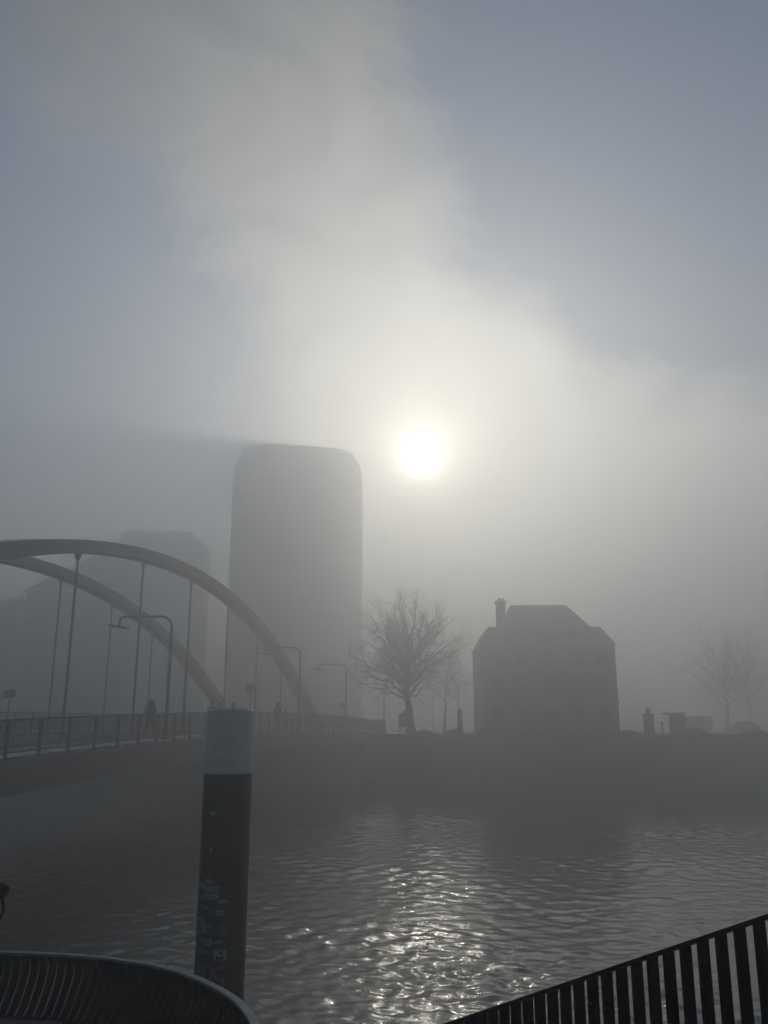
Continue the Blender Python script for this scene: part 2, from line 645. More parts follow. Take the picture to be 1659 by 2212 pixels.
def bridge_railing(off, label, first):
    r = thing('bridge_railing', label, 'railing', (0, 0, 0), 0, 'steel railings of the bridge')
    y_a, y_b = 9.0, 97.2
    prism(MB(), y_a, y_b, off - 0.045, off + 0.045, 1.20, 1.27).build('top_rail', STEEL, r)
    prism(MB(), y_a, y_b, off - 0.02, off + 0.02, 0.20, 0.25).build('bottom_rail', STEEL, r)
    post = MB().box(-0.045, 0.045, -0.05, 0.05, -0.06, 1.20).data('post', STEEL)
    bar = MB().box(-0.011, 0.011, -0.016, 0.016, 0.251, 1.199).data('baluster', STEEL)
    far = MB()
    y = y_a
    k = 0
    while y < y_b:
        p = link('post', post, r, (bx(y, off), y, dz(y)))
        p.rotation_euler.z = -BA
        for j in range(1, 14):
            yy = y + 1.9 * j / 14
            if yy > y_b:
                break
            if first and 22 < yy < 52:
                q = link('baluster', bar, r, (bx(yy, off), yy, dz(yy)))
                q.rotation_euler.z = -BA
            else:
                far.box(bx(yy, off) - 0.011, bx(yy, off) + 0.011, yy - 0.016, yy + 0.016, dz(yy) + 0.251, dz(yy) + 1.199)
        y += 1.9
    o = far.build('far_balusters', STEEL, r)
    o['kind'] = 'stuff'
    return r


bridge_railing(0.0, 'nearer steel railing with upright bars along the bridge footway, in front of the walkers', True)
bridge_railing(15.2, 'farther steel railing beyond the road on the other side of the bridge', False)


def street_lamp(x, y, zb, label, hgt=5.8, arm=2.75):
    t = thing('street_lamp', label, 'street lamp', (x, y, zb), -BA, 'bent arm street lamps along the bridge')
    pts = [(0, 0, 0), (0, 0, hgt - 0.55)]
    for k in range(1, 7):
        a = k / 6 * math.pi / 2
        pts.append((-0.55 + 0.55 * math.cos(a), 0, hgt - 0.55 + 0.55 * math.sin(a)))
    pts.append((-arm + 0.25, 0, hgt + 0.02))
    for k in range(1, 5):
        a = k / 4 * math.pi / 2
        pts.append((-arm + 0.25 - 0.2 * math.sin(a), 0, hgt + 0.02 - 0.2 + 0.2 * math.cos(a)))
    pts.append((-arm + 0.05, 0, hgt - 0.42))
    MB().tube(pts, [0.085, 0.075] + [0.055] * (len(pts) - 2), 10).build('pole', STEEL, t, True)
    h = MB()
    prof = [(-0.52, -0.045), (0.52, -0.045), (0.52, 0.02), (0.2, 0.06), (-0.2, 0.06), (-0.52, 0.02)]
    Mh = Matrix.Translation((-arm + 0.02, 0, hgt - 0.46)) @ Matrix.Rotation(R(9), 4, 'Y')
    h.loft([[Mh @ Vector((p[0], s, p[1])) for p in prof] for s in (-0.13, 0.13)])
    hd = h.build('lamp_head', STEEL, t)
    MB().box(-0.45, 0.45, -0.1, 0.1, -0.06, -0.046, Mh).build('lens', FRAME, hd)
    MB().lathe([(0.14, 0), (0.14, 0.5), (0.11, 0.56)], 12).build('base_sleeve', STEEL, t, True)
    return t


LAMPS = [(41.4, 0.45, 'nearest and tallest bent arm street lamp, left of the mooring pile'),
         (65.6, 0.45, 'second bent arm street lamp, standing in front of the arch foot'),
         (82.7, 0.45, 'third bent arm street lamp, beside the round traffic sign'),
         (104, None, 'fourth bent arm street lamp, behind the pylon at the railing end'),
         (122, None, 'fifth bent arm street lamp, just left of the big tree trunk'),
         (141, None, 'faintest bent arm street lamp, seen past the right of the tree trunk')]
for y, off, lb in LAMPS:
    if off is None:
        x = {104: 0.0, 122: 3.0, 141: 7.85}[y]
        street_lamp(x, y, GZ, lb)
    else:
        street_lamp(bx(y, off), y, dz(y) + 0.06, lb, 5.75 if y < 50 else 6.1)


def board_sign(x, y, zb, wd, hg, top, label):
    t = thing('traffic_sign', label, 'sign', (x, y, zb), -BA)
    MB().tube([(0, 0, 0), (0, 0, top - hg * 0.3)], 0.035, 8).build('post', STEEL, t, True)
    bevel(MB().box(-wd / 2, wd / 2, -0.09, -0.04, top - hg, top).build('panel', STEEL, t), 0.02)
    MB().box(-wd / 2 + 0.04, wd / 2 - 0.04, -0.033, -0.028, top - hg + 0.04, top - 0.04).build('face', WHITELINE, t)
    MB().box(-0.06, 0.06, -0.045, 0.045, top - hg * 0.8, top - hg * 0.7).build('clamp', STEEL, t)
    return t


board_sign(bx(62.8, 3.2), 62.8, dz(62.8), 0.85, 0.64, 3.35, 'dark square sign panel on a post beside the road, right of the white pile top')
board_sign(bx(48.0, 11.8), 48.0, dz(48.0), 0.72, 0.42, 2.45, 'small faint rectangular sign on a thin post at the left edge')
t = thing('round_sign', 'round traffic disc on a post, just left of the third lamp', 'sign', (bx(83.3, 0.9), 83.3, dz(83.3)), -BA)
MB().tube([(0, 0, 0), (0, 0, 2.6)], 0.03, 8).build('post', STEEL, t, True)
g = MB()
g.loft([[(0.27 * math.cos(a * math.pi / 12), s, 2.35 + 0.27 * math.sin(a * math.pi / 12)) for a in range(24)] for s in (-0.05, -0.035)])
g.build('disc', STEEL, t)

# ------------------------------------------------------------------ buildings


def window(parent, x0, x1, z0, z1, y, d=0.10):
    f = MB()
    fw = 0.07
    for (a, b_, c, e) in ((x0, x1, z1 - fw, z1), (x0, x1, z0, z0 + fw), (x0, x0 + fw, z0 + fw, z1 - fw), (x1 - fw, x1, z0 + fw, z1 - fw),
                          ((x0 + x1) / 2 - 0.03, (x0 + x1) / 2 + 0.03, z0 + fw, z1 - fw)):
        f.box(a, b_, y - 0.04, y + 0.03, c, e)
    o = f.build('window', FRAME, parent)
    MB().box(x0 + fw, x1 - fw, y - 0.005, y + 0.012, z0 + fw, z1 - fw).build('pane', GLASS, o)
    MB().box(x0 - 0.1, x1 + 0.1, y - 0.16, y - 0.045, z0 - 0.12, z0 - 0.005).build('sill', CONC, o)
    return o


def house():
    h = thing('house', 'old foggy town house with hipped roof, flat side wings and one tall chimney', 'house', (16.05, 84.5, GZ), -0.02)
    X0, X1, D = -6.5, 6.5, 11.0
    EV, TR, RG = 8.55, 10.45, 13.1
    MB().box(X0, X1, 0, D, -0.3, EV).build('wall', BRICK, h)
    MB().box(X0 - 0.1, X1 + 0.1, -0.14, D + 0.14, EV, EV + 0.2).build('eaves', CONC, h)
    r = MB().frustum((X0 - 0.05, X1 + 0.05, -0.05, D + 0.05), EV + 0.2, (X0 + 0.85, X1 - 1.15, 0.9, D - 0.9), TR).build('roof', SLATE, h)
    MB().frustum((X0 + 2.45, X1 - 1.95, 1.3, D - 1.3), TR + 0.01, (X0 + 3.6, X1 - 3.65, 4.6, 6.0), RG).build('upper_roof', SLATE, r)
    c = MB()
    c.box(X0 + 1.85, X0 + 2.75, 2.2, 3.1, TR - 0.4, RG - 0.05)
    c.box(X0 + 1.73, X0 + 2.87, 2.08, 3.22, RG - 0.05, RG + 0.12)
    c.build('chimney', BRICK, r)
    MB().lathe([(0.16, 0), (0.13, 0.35)], 10, (X0 + 2.15, 2.65, RG + 0.12)).build('chimney_pot', BRICK, r)
    MB().lathe([(0.16, 0), (0.13, 0.3)], 10, (X0 + 2.5, 2.65, RG + 0.12)).build('chimney_pot', BRICK, r)
    MB().box(X0 - 0.06, X1 + 0.06, -0.08, -0.003, 2.95, 3.2).build('string_course', CONC, h)
    for k in range(5):
        xc = X0 + 1.3 + k * 2.6
        window(h, xc - 0.55, xc + 0.55, 3.9, 5.7, -0.035)
        window(h, xc - 0.55, xc + 0.55, 6.5, 8.0, -0.035)
        if k != 2:
            window(h, xc - 0.55, xc + 0.55, 0.9, 2.6, -0.035)
    d = MB().box(-0.65, 0.65, -0.09, -0.004, 0.0, 2.35).build('door', STEEL, h)
    MB().box(-0.5, 0.5, -0.105, -0.092, 1.75, 2.2).build('fanlight', GLASS, d)
    MB().box(0.42, 0.5, -0.14, -0.092, 1.0, 1.08).build('handle', FRAME, d)
    MB().box(-1.0, 1.0, -0.9, -0.005, -0.3, -0.004).build('doorstep', CONC, h)
    for xc in (-2.9, 2.3):
        dm = MB().box(xc - 0.75, xc + 0.75, -0.02, 1.2, EV + 0.25, EV + 1.6).build('dormer', SLATE, r)
        window(h, xc - 0.5, xc + 0.5, EV + 0.45, EV + 1.4, -0.06)


house()


def rounded_plan(hx, hy, rad, n=10):
    pts = []
    for (cx, cy_, a0) in ((hx - rad, hy - rad, 0), (-hx + rad, hy - rad, 90), (-hx + rad, -hy + rad, 180), (hx - rad, -hy + rad, 270)):
        for k in range(n + 1):
            a = R(a0 + 90 * k / n)
            pts.append((cx + rad * math.cos(a), cy_ + rad * math.sin(a)))
    return pts


def tower():
    t = thing('office_tower', 'tall pale office tower with rounded corners fading into the fog left of the sun', 'building', (-18.4, 175, GZ), R(9))
    H = 55.0
    plan = rounded_plan(13.2, 11.0, 6.5)
    MB().loft([[(x * 0.97, y * 0.97, z) for x, y in plan] for z in (0, H - 4.6)]).build('glass_wall', TGLASS, t)
    fl = [(x, y) for x, y in plan]
    nfl = 15
    sd = MB().loft([[(x, y, z) for x, y in fl] for z in (-0.55, 0.55)]).data('floor_band', SLAB)
    for k in range(nfl):
        link('floor_band', sd, t, (0, 0, 3.0 + k * (H - 8.3) / (nfl - 1)))
    mull = MB().box(-0.12, 0.12, -0.12, 0.12, 0, H - 4.7).data('mullion', SLAB)
    for k in range(0, len(plan), 2):
        x, y = plan[k]
        link('mullion', mull, t, (x * 1.004, y * 1.004, 0))
    for k in range(8):
        link('mullion', mull, t, (-5.0 + k * 10.0 / 7, -11.05, 0))
    MB().loft([[(x * k_, y * k_, H - 4.59 + z) for x, y in plan] for k_, z in ((1.0, 0), (0.99, 2.2), (0.96, 3.6), (0.91, 4.58))]).build('crown', SLAB, t)
    MB().loft([[(x * 0.88, y * 0.88, z) for x, y in plan] for z in (H, H + 1.1)]).build('parapet', SLAB, t)
    MB().loft([[(x * 0.33 + 1.9, y * 0.4, z) for x, y in plan] for z in (H + 1.11, H + 3.0)]).build('plant_room', SLAB, t)
    MB().tube([(2.9, 0, H + 3.0), (2.9, 0, H + 3.4), (2.9, 0, H + 4.0)], [0.2, 0.15, 0.07], 8).build('mast', STEEL, t)
    MB().tube([(-0.8, -2, H + 2.6), (-2.7, -2.6, H + 3.4)], 0.1, 6).build('roof_crane', STEEL, t)
    MB().box(-6.2, -2.8, -8.0, -7.7, H + 1.11, H + 1.9).build('roof_sign', WHITELINE, t)


tower()


def block(label, x0, x1, y, D, H, rows, cols, top=None, name='apartment_block', notch=None):
    t = thing(name, label, 'building', ((x0 + x1) / 2, y, GZ))
    wdt = x1 - x0
    w0, w1 = -wdt / 2, wdt / 2
    MB().box(w0, w1, 0, D, -0.3, H).build('wall', WALLGREY, t)
    MB().box(w0 - 0.3, w1 + 0.3, -0.3, D + 0.3, H, H + 0.5).build('cornice', SLAB, t)
    pane = MB().box(-0.8, 0.8, -0.02, 0.03, 0, 1.7).data('window', GLASS)
    sill = MB().box(-0.9, 0.9, -0.14, -0.025, -0.13, -0.01).data('sill', SLAB)
    for r_ in range(rows):
        for c in range(cols):
            x = w0 + wdt * (c + 0.5) / cols
            wn = link('window', pane, t, (x, -0.03, 1.1 + r_ * (H - 1.2) / rows))
            link('sill', sill, wn)
    if top == 'step':
        MB().box(w0 + 1.2, w1 - 2.2, 1.5, D - 1.5, H + 0.5, H + 2.6).build('penthouse', WALLGREY, t)
        MB().box(w0 + 2.6, w0 + 6.0, 3, D - 3, H + 2.6, H + 3.5).build('lift_housing', SLAB, t)
    if top == 'gable':
        g = MB()
        g.add([(w0, 0, H + 0.5), (w1, 0, H + 0.5), (w1, D, H + 0.5), (w0, D, H + 0.5), (w0 + wdt * 0.72, 0, H + 7.2), (w0 + wdt * 0.72, D, H + 7.2), (w1, 0, H + 7.2), (w1, D, H + 7.2)],
              [(0, 1, 6, 4), (3, 5, 7, 2), (0, 4, 5, 3), (4, 6, 7, 5), (1, 2, 7, 6)])
        g.build('roof', SLATE, t)
    return t


block('broad flat topped block with a penthouse behind the bridge arch crown', -60.0, -41.0, 185, 14, 40.5, 11, 8, 'step')
block('block with a slanting roof behind the left hangers of the bridge', -63.0, -45.0, 150, 11, 24.0, 7, 7, 'gable')
block('lower block at the left edge behind the farther arch', -87.0, -66.0, 155, 12, 23.0, 7, 7, None)
block('lower long block under the tower, filling the gap behind the arch foot', -34.0, -15.0, 200, 12, 22.0, 6, 7, None)

# ------------------------------------------------------------------ bare trees


def make_tree(name, label, x, y, hgt, seed, group, lean=(0, 0), spread=1.0, lv=4, root_r=0.42, fork=0.24, limbs=26, sides=5):
    rnd = random.Random(seed)
    wood, tw = MB(), MB()
    t = thing(name, label, 'tree', (x, y, GZ - 0.05), 0, group)
    trunk_pts = []
    n = 7
    fk = hgt * fork
    for i in range(n + 1):
        s = i / n
        trunk_pts.append(Vector((lean[0] * s + 0.06 * math.sin(4 * s + seed), lean[1] * s, fk * s)))
    rads = [root_r * (1.55 - 0.55 * min(1, s * 5)) if s < 0.2 else root_r * (1 - 0.28 * s) for s in [i / n for i in range(n + 1)]]
    MB().tube(trunk_pts, rads, 12).build('trunk', BARK, t, True)
    top = trunk_pts[-1]

    def branch(p, d, ln, r, level):
        """one limb with side limbs"""
        seg = 5 if level < 3 else 4
        pts = [p.copy()]
        dirs = [d.copy()]
        q = p.copy()
        dd = d.copy()
        for k in range(seg):
            wob = 0.16 + 0.05 * level
            dd = (dd + Vector((rnd.uniform(-wob, wob), rnd.uniform(-wob, wob), rnd.uniform(-wob, wob) + 0.045)))
            dd.normalize()
            q = q + dd * ln / seg
            pts.append(q.copy())
            dirs.append(dd.copy())
        rr = [r * (1 - 0.72 * k / seg) for k in range(seg + 1)]
        (wood if level < 3 else tw).tube(pts, rr, 7 if level == 0 else (5 if level < 3 else 3), False)
        if level >= lv:
            return
        nc = (7, 7, 6, 4, 4, 3)[level]
        for k in range(nc):
            s = 0.22 + 0.78 * (k + rnd.uniform(0.1, 0.9)) / nc
            f = s * seg
            i = min(seg - 1, int(f))
            pp = pts[i].lerp(pts[i + 1], f - i)
            base = dirs[i + 1]
            perp = base.orthogonal().normalized()
            perp = Matrix.Rotation(rnd.uniform(0, 6.283), 3, base) @ perp
            ang = R(rnd.uniform(26, 56))
            nd = (base * math.cos(ang) + perp * math.sin(ang))
            nd.z += 0.06
            nd.normalize()
            branch(pp, nd, ln * rnd.uniform(0.42, 0.66) * (1.1 - 0.35 * s), max(0.009, rr[i] * 0.55), level + 1)

    # limbs reach for points spread over a rounded crown
    crown = hgt - fk
    cz, rz_, rx_ = fk + crown * 0.47, crown * 0.53, crown * 0.50 * spread
    lead = [top + Vector((lean[0] * 0.2 * s + 0.10 * math.sin(5 * s + seed), 0.08 * math.cos(4 * s), crown * 0.55 * s)) for s in (0, 0.25, 0.5, 0.75, 1)]
    wood.tube(lead, [root_r * 0.70, root_r * 0.58, root_r * 0.44, root_r * 0.28, root_r * 0.12], 8, False)
    for k in range(limbs):
        u = 1 - 1.66 * (k + 0.5) / limbs                     # from the top down past the sides
        az = k * 2.39996 + rnd.uniform(-0.6, 0.6)
        cr = math.sqrt(max(0, 1 - u * u)) * rnd.uniform(0.58, 1.12) * (1.08 if math.cos(az - seed) > 0 else 0.92)
        end = Vector((top.x + rx_ * cr * math.cos(az), top.y + rx_ * cr * math.sin(az), cz + rz_ * u * rnd.uniform(0.72, 1.06)))
        f = max(0.0, min(0.95, (end.z - fk) / crown * 0.95 - 0.18 + rnd.uniform(-0.08, 0.08))) * 4
        i = min(3, int(f))
        p0 = lead[i].lerp(lead[i + 1], f - i)
        out = Vector((end.x - p0.x, end.y - p0.y, 0))
        mid = p0.lerp(end, 0.5) + Vector((0, 0, 0.10 * out.length - 0.03 * abs(end.z - p0.z))) + out * (0.06 if u > 0.3 else 0.0)
        pts = []
        for j in range(8):
            s = j / 7
            q = p0 * (1 - s) ** 2 + mid * 2 * s * (1 - s) + end * s * s
            w_ = 0.26 * math.sin(math.pi * s)
            pts.append(q + Vector((rnd.uniform(-w_, w_), rnd.uniform(-w_, w_), rnd.uniform(-w_, w_))))
        ln = (end - p0).length
        r0 = root_r * (0.15 + 0.03 * ln)
        wood.tube(pts, [r0 * (1 - 0.86 * j / 7) for j in range(8)], 5, False)
        for j in range(sides):
            s = 0.22 + 0.78 * (j + rnd.random()) / sides
            f = min(6.999, s * 7)
            i = int(f)
            base = (pts[i + 1] - pts[i]).normalized()
            perp = Matrix.Rotation(rnd.uniform(0, 6.283), 3, base) @ base.orthogonal().normalized()
            ang = R(rnd.uniform(25, 55))
            nd = (base * math.cos(ang) + perp * math.sin(ang) + Vector((0, 0, 0.12))).normalized()
            branch(pts[i].lerp(pts[i + 1], f - i), nd, crown * 0.17 * rnd.uniform(0.7, 1.2), max(0.016, r0 * (1 - 0.8 * s) * 0.5), 2)
    wood.build('crown', BARK, t)
    tw.build('twigs', TWIG, t)['kind'] = 'stuff'
    return t


make_tree('bare_tree', 'big leafless tree with a leaning trunk between the lamps and the house', 2.75, 86.5, 14.2, 11, 'bare trees on the far bank', (-0.45, 0.0), 1.02, 4, 0.42, 0.24, 48, 7)
make_tree('bare_tree', 'slender leafless tree behind, just right of the big tree trunk', 7.3, 106, 10.0, 23, 'bare trees on the far bank', (0.1, 0), 1.1, 4, 0.16, 0.36, 26, 5)
make_tree('bare_tree', 'thin leafless tree behind the round topped post, left of the house', 8.9, 104, 8.2, 31, 'bare trees on the far bank', (-0.1, 0), 0.9, 3, 0.10, 0.42, 16, 4)
make_tree('bare_tree', 'faint tall tree at the right edge beyond the parked car', 49.0, 126, 16.0, 41, 'bare trees on the far bank', (0.2, 0), 1.0, 4, 0.36, 0.2)
make_tree('bare_tree', 'faint spreading tree between the right edge tree and the gate piers', 61.0, 146, 18.5, 53, 'bare trees on the far bank', (-0.2, 0), 1.05, 4, 0.4, 0.2)


def shrub(x, y, wd, hg, seed, label):
    rnd = random.Random(seed)
    t = thing('shrub', label, 'shrub', (x, y, GZ - 0.05), 0, 'low shrubs along the quay edge')
    b, st = MB(), MB()
    for k in range(int(90 + 60 * wd)):
        a = rnd.uniform(0, 6.283)
        rr = math.sqrt(rnd.random())
        h = hg * (1 - 0.65 * rr * rr) * rnd.uniform(0.65, 1.1)
        px, py = wd / 2 * rr * math.cos(a), 0.35 * wd * rr * math.sin(a)
        st.tube([(px * 0.4, py * 0.4, 0), (px * 0.75, py * 0.75, h * 0.5), (px, py, h)], [0.012, 0.009, 0.004], 3, False)
        for j in range(9):
            c = Vector((px * rnd.uniform(0.5, 1.05), py * rnd.uniform(0.5, 1.05), h * rnd.uniform(0.15, 1.0)))
            u = Vector((rnd.gauss(0, 1), rnd.gauss(0, 1), rnd.gauss(0, 1))).normalized()
            v = u.orthogonal().normalized()
            s = rnd.uniform(0.05, 0.11)
            b.add([c - u * s, c + v * s * 0.5, c + u * s, c - v * s * 0.5], [(0, 1, 2, 3)])
    st.build('stems', TWIG, t)['kind'] = 'stuff'
    b.build('foliage', LEAF, t)['kind'] = 'stuff'


LEAF = mat('winter_leaf', (0.05, 0.055, 0.03), 0.8, var=0.4)
for k, (x, y, wd, hg, lb) in enumerate([
        (3.9, 85.2, 2.2, 0.55, 'low shrub at the foot of the big leaning tree'),
        (6.6, 82.0, 1.9, 0.7, 'small shrub between the big tree and the round topped post'),
        (9.6, 79.2, 2.6, 0.8, 'rounded shrub at the left corner of the house'),
        (13.0, 78.2, 3.2, 0.6, 'low wide shrub under the left windows of the house'),
        (17.0, 77.6, 2.8, 0.7, 'dense shrub in front of the house door side'),
        (21.0, 76.8, 3.0, 0.6, 'low shrub at the right corner of the house'),
        (26.5, 75.8, 3.0, 0.8, 'shrub at the foot of the wide gate pier'),
        (31.5, 75.0, 3.2, 0.6, 'low shrub below the parked van'),
        (37.5, 74.0, 3.6, 0.9, 'large shrub at the right edge below the parked car')]):
    shrub(x, y, wd, hg, 100 + k, lb)

# ------------------------------------------------------------------ things on the far bank
t = thing('notice_board', 'notice board on two legs standing left of the big tree trunk', 'sign board', (2.0, 87.5, GZ), -0.05)
bevel(MB().box(-0.55, 0.55, -0.06, 0.06, 0.75, 2.05).build('panel', STEEL, t), 0.02)
MB().box(-0.48, 0.48, -0.068, -0.062, 0.82, 1.98).build('poster', mat('poster', (0.25, 0.27, 0.25), 0.6), t)
for s in (-0.42, 0.42):
    MB().box(s - 0.05, s + 0.05, -0.04, 0.04, -0.1, 0.75).build('leg', STEEL, t)
MB().box(-0.14, 0.14, -0.08, 0.08, 2.05, 2.3).build('crest', STEEL, t)

t = thing('mooring_post', 'round topped dark mooring post left of the house', 'post', (6.95, 80.6, GZ - 0.05))
MB().lathe([(0.27, 0), (0.25, 0.3), (0.235, 1.0), (0.22, 1.95), (0.25, 1.97), (0.25, 2.12), (0.2, 2.3), (0.11, 2.42), (0.01, 2.46)], 20).build('shaft', STEEL, t, True)
MB().lathe([(0.3, 0.0), (0.3, 0.12), (0.27, 0.2)], 20).build('foot', CONC, t, True)


def gate_pier(x, y, wd, hg, label, cap, knob):
    t = thing('gate_pier', label, 'pier', (x, y, GZ - 0.05), 0, 'masonry gate piers right of the house')
    bevel(MB().box(-wd / 2, wd / 2, -0.4, 0.4, 0, hg).build('shaft', BRICK, t), 0.02)
    bevel(MB().box(-wd / 2 - cap[0], wd / 2 + cap[1], -0.48, 0.48, hg + 0.002, hg + 0.22).build('capstone', CONC, t), 0.03)
    bevel(MB().box(-wd / 2 - 0.08, wd / 2 + 0.08, -0.48, 0.48, 0, 0.3).build('plinth', CONC, t), 0.03)
    if knob:
        MB().lathe([(0.24, 0), (0.26, 0.1), (0.2, 0.3), (0.24, 0.42), (0.05, 0.55)], 14, (0, 0, hg + 0.222)).build('finial', CONC, t, True)


gate_pier(23.9, 79.6, 0.72, 1.75, 'narrow gate pier with a small finial, right of the house', (0.06, 0.06), True)
gate_pier(26.45, 79.6, 1.2, 1.85, 'wide gate pier with an overhanging capstone and a bright lamp beside it', (0.5, 0.06), False)


def lamp_glow(name, parent, loc, r, power):
    m = bpy.data.materials.get('lit_lamp') or bpy.data.materials.new('lit_lamp')
    m.use_nodes = True
    p = m.node_tree.nodes['Principled BSDF']
    p.inputs['Emission Color'].default_value = (1, 0.93, 0.8, 1)
    p.inputs['Emission Strength'].default_value = power
    b = MB()
    b.lathe([(0.005, -r), (r * 0.7, -r * 0.7), (r, 0), (r * 0.7, r * 0.7), (0.005, r)], 10)
    return b.build(name, m, parent, True, loc)


def car(x, y, rz, label, van=False):
    t = thing('parked_van' if van else 'parked_car', label, 'van' if van else 'car', (x, y, GZ + 0.02), rz)
    paint = mat('van_paint' if van else 'car_paint', (0.09, 0.09, 0.1) if van else (0.06, 0.07, 0.09), 0.25, var=0.1, coat=0.6)
    if van:
        sec = [(-2.45, 0.45, 0.95), (-2.4, 0.4, 1.95), (-2.2, 0.35, 2.05), (0.9, 0.35, 2.05), (1.5, 0.35, 1.75), (1.85, 0.38, 1.15), (2.4, 0.42, 1.0), (2.5, 0.45, 0.75)]
    else:
        sec = [(-2.1, 0.5, 0.85), (-2.05, 0.32, 0.95), (-1.4, 0.25, 0.98), (-0.5, 0.25, 0.98), (0.9, 0.25, 0.96), (1.5, 0.27, 0.88), (2.05, 0.32, 0.74), (2.12, 0.45, 0.62)]
    hw = 0.95 if van else 0.88
    rings = []
    for i, (px, zl, zh) in enumerate(sec):
        k = hw * (0.9 if i in (0, len(sec) - 1) else 1)
        rings.append([(px, -k, zl + 0.1), (px, -k * 0.92, zl), (px, k * 0.92, zl), (px, k, zl + 0.1), (px, k, zh - 0.12), (px, k * 0.88, zh), (px, -k * 0.88, zh), (px, -k, zh - 0.12)])
    auto_smooth(MB().loft(rings).build('body', paint, t), 40)
    if not van:
        cb = [(-1.75, 0.95, 0.97, .82), (-1.15, 0.95, 1.38, .68), (0.1, 0.95, 1.45, .66), (0.95, 0.95, 0.97, .8)]
        auto_smooth(MB().loft([[(px, -0.8, zl), (px, 0.8, zl), (px, kk, zh), (px, -kk, zh)] for px, zl, zh, kk in cb]).build('cabin', GLASS, t), 40)
        MB().box(-1.1, 0.1, -0.64, 0.64, 1.425, 1.47).build('roof_panel', paint, t)
    else:
        for s in (-1, 1):
            MB().box(0.2, 1.25, s * 0.956 - 0.006, s * 0.956 + 0.006, 1.25, 1.8).build('side_window', GLASS, t)
        MB().add([(1.53, -0.8, 1.7), (1.86, -0.8, 1.2), (1.86, 0.8, 1.2), (1.53, 0.8, 1.7)], [(0, 1, 2, 3)]).build('windscreen', GLASS, t)
    for sx in ((-1.45, 1.55) if van else (-1.25, 1.3)):
        for s in (-1, 1):
            wh = MB()
            wh.loft([[(sx + 0.32 * math.cos(a * math.pi / 9), s * (hw - 0.1) + d, 0.32 + 0.32 * math.sin(a * math.pi / 9)) for a in range(18)] for d in (-0.1, 0.11)])
            q = wh.build('wheel', BLACK, t)
            rm = MB()
            rm.loft([[(sx + 0.2 * math.cos(a * math.pi / 9), s * (hw - 0.1) + d, 0.32 + 0.2 * math.sin(a * math.pi / 9)) for a in range(18)] for d in (-0.115, 0.125)])
            rm.build('rim', RAILTOP, q)
    for s in (-0.62, 0.62):
        if van:
            MB().box(2.4, 2.52, s - 0.14, s + 0.14, 0.72, 0.92).build('headlight', FRAME, t)
        else:
            lamp_glow('headlight', t, (2.1, s, 0.62), 0.07, 6.0)
    return t


car(44.6, 110.0, R(196), 'dark parked car with lit headlights at the right edge')
car(38.6, 111.0, R(190), 'grey parked van behind the gate piers', True)
t = thing('lit_bollard', 'short bollard lamp with a bright lit head between the gate piers', 'lamp', (25.3, 80.3, GZ - 0.02))
MB().lathe([(0.1, 0), (0.08, 0.1), (0.07, 1.3), (0.1, 1.32)], 12).build('shaft', STEEL, t, True)
lamp_glow('lamp_globe', t, (0, 0, 1.42), 0.07, 6.0)
MB().lathe([(0.13, 1.5), (0.11, 1.55), (0.02, 1.6)], 12).build('cap', STEEL, t, True)

# ------------------------------------------------------------------ people on the footway


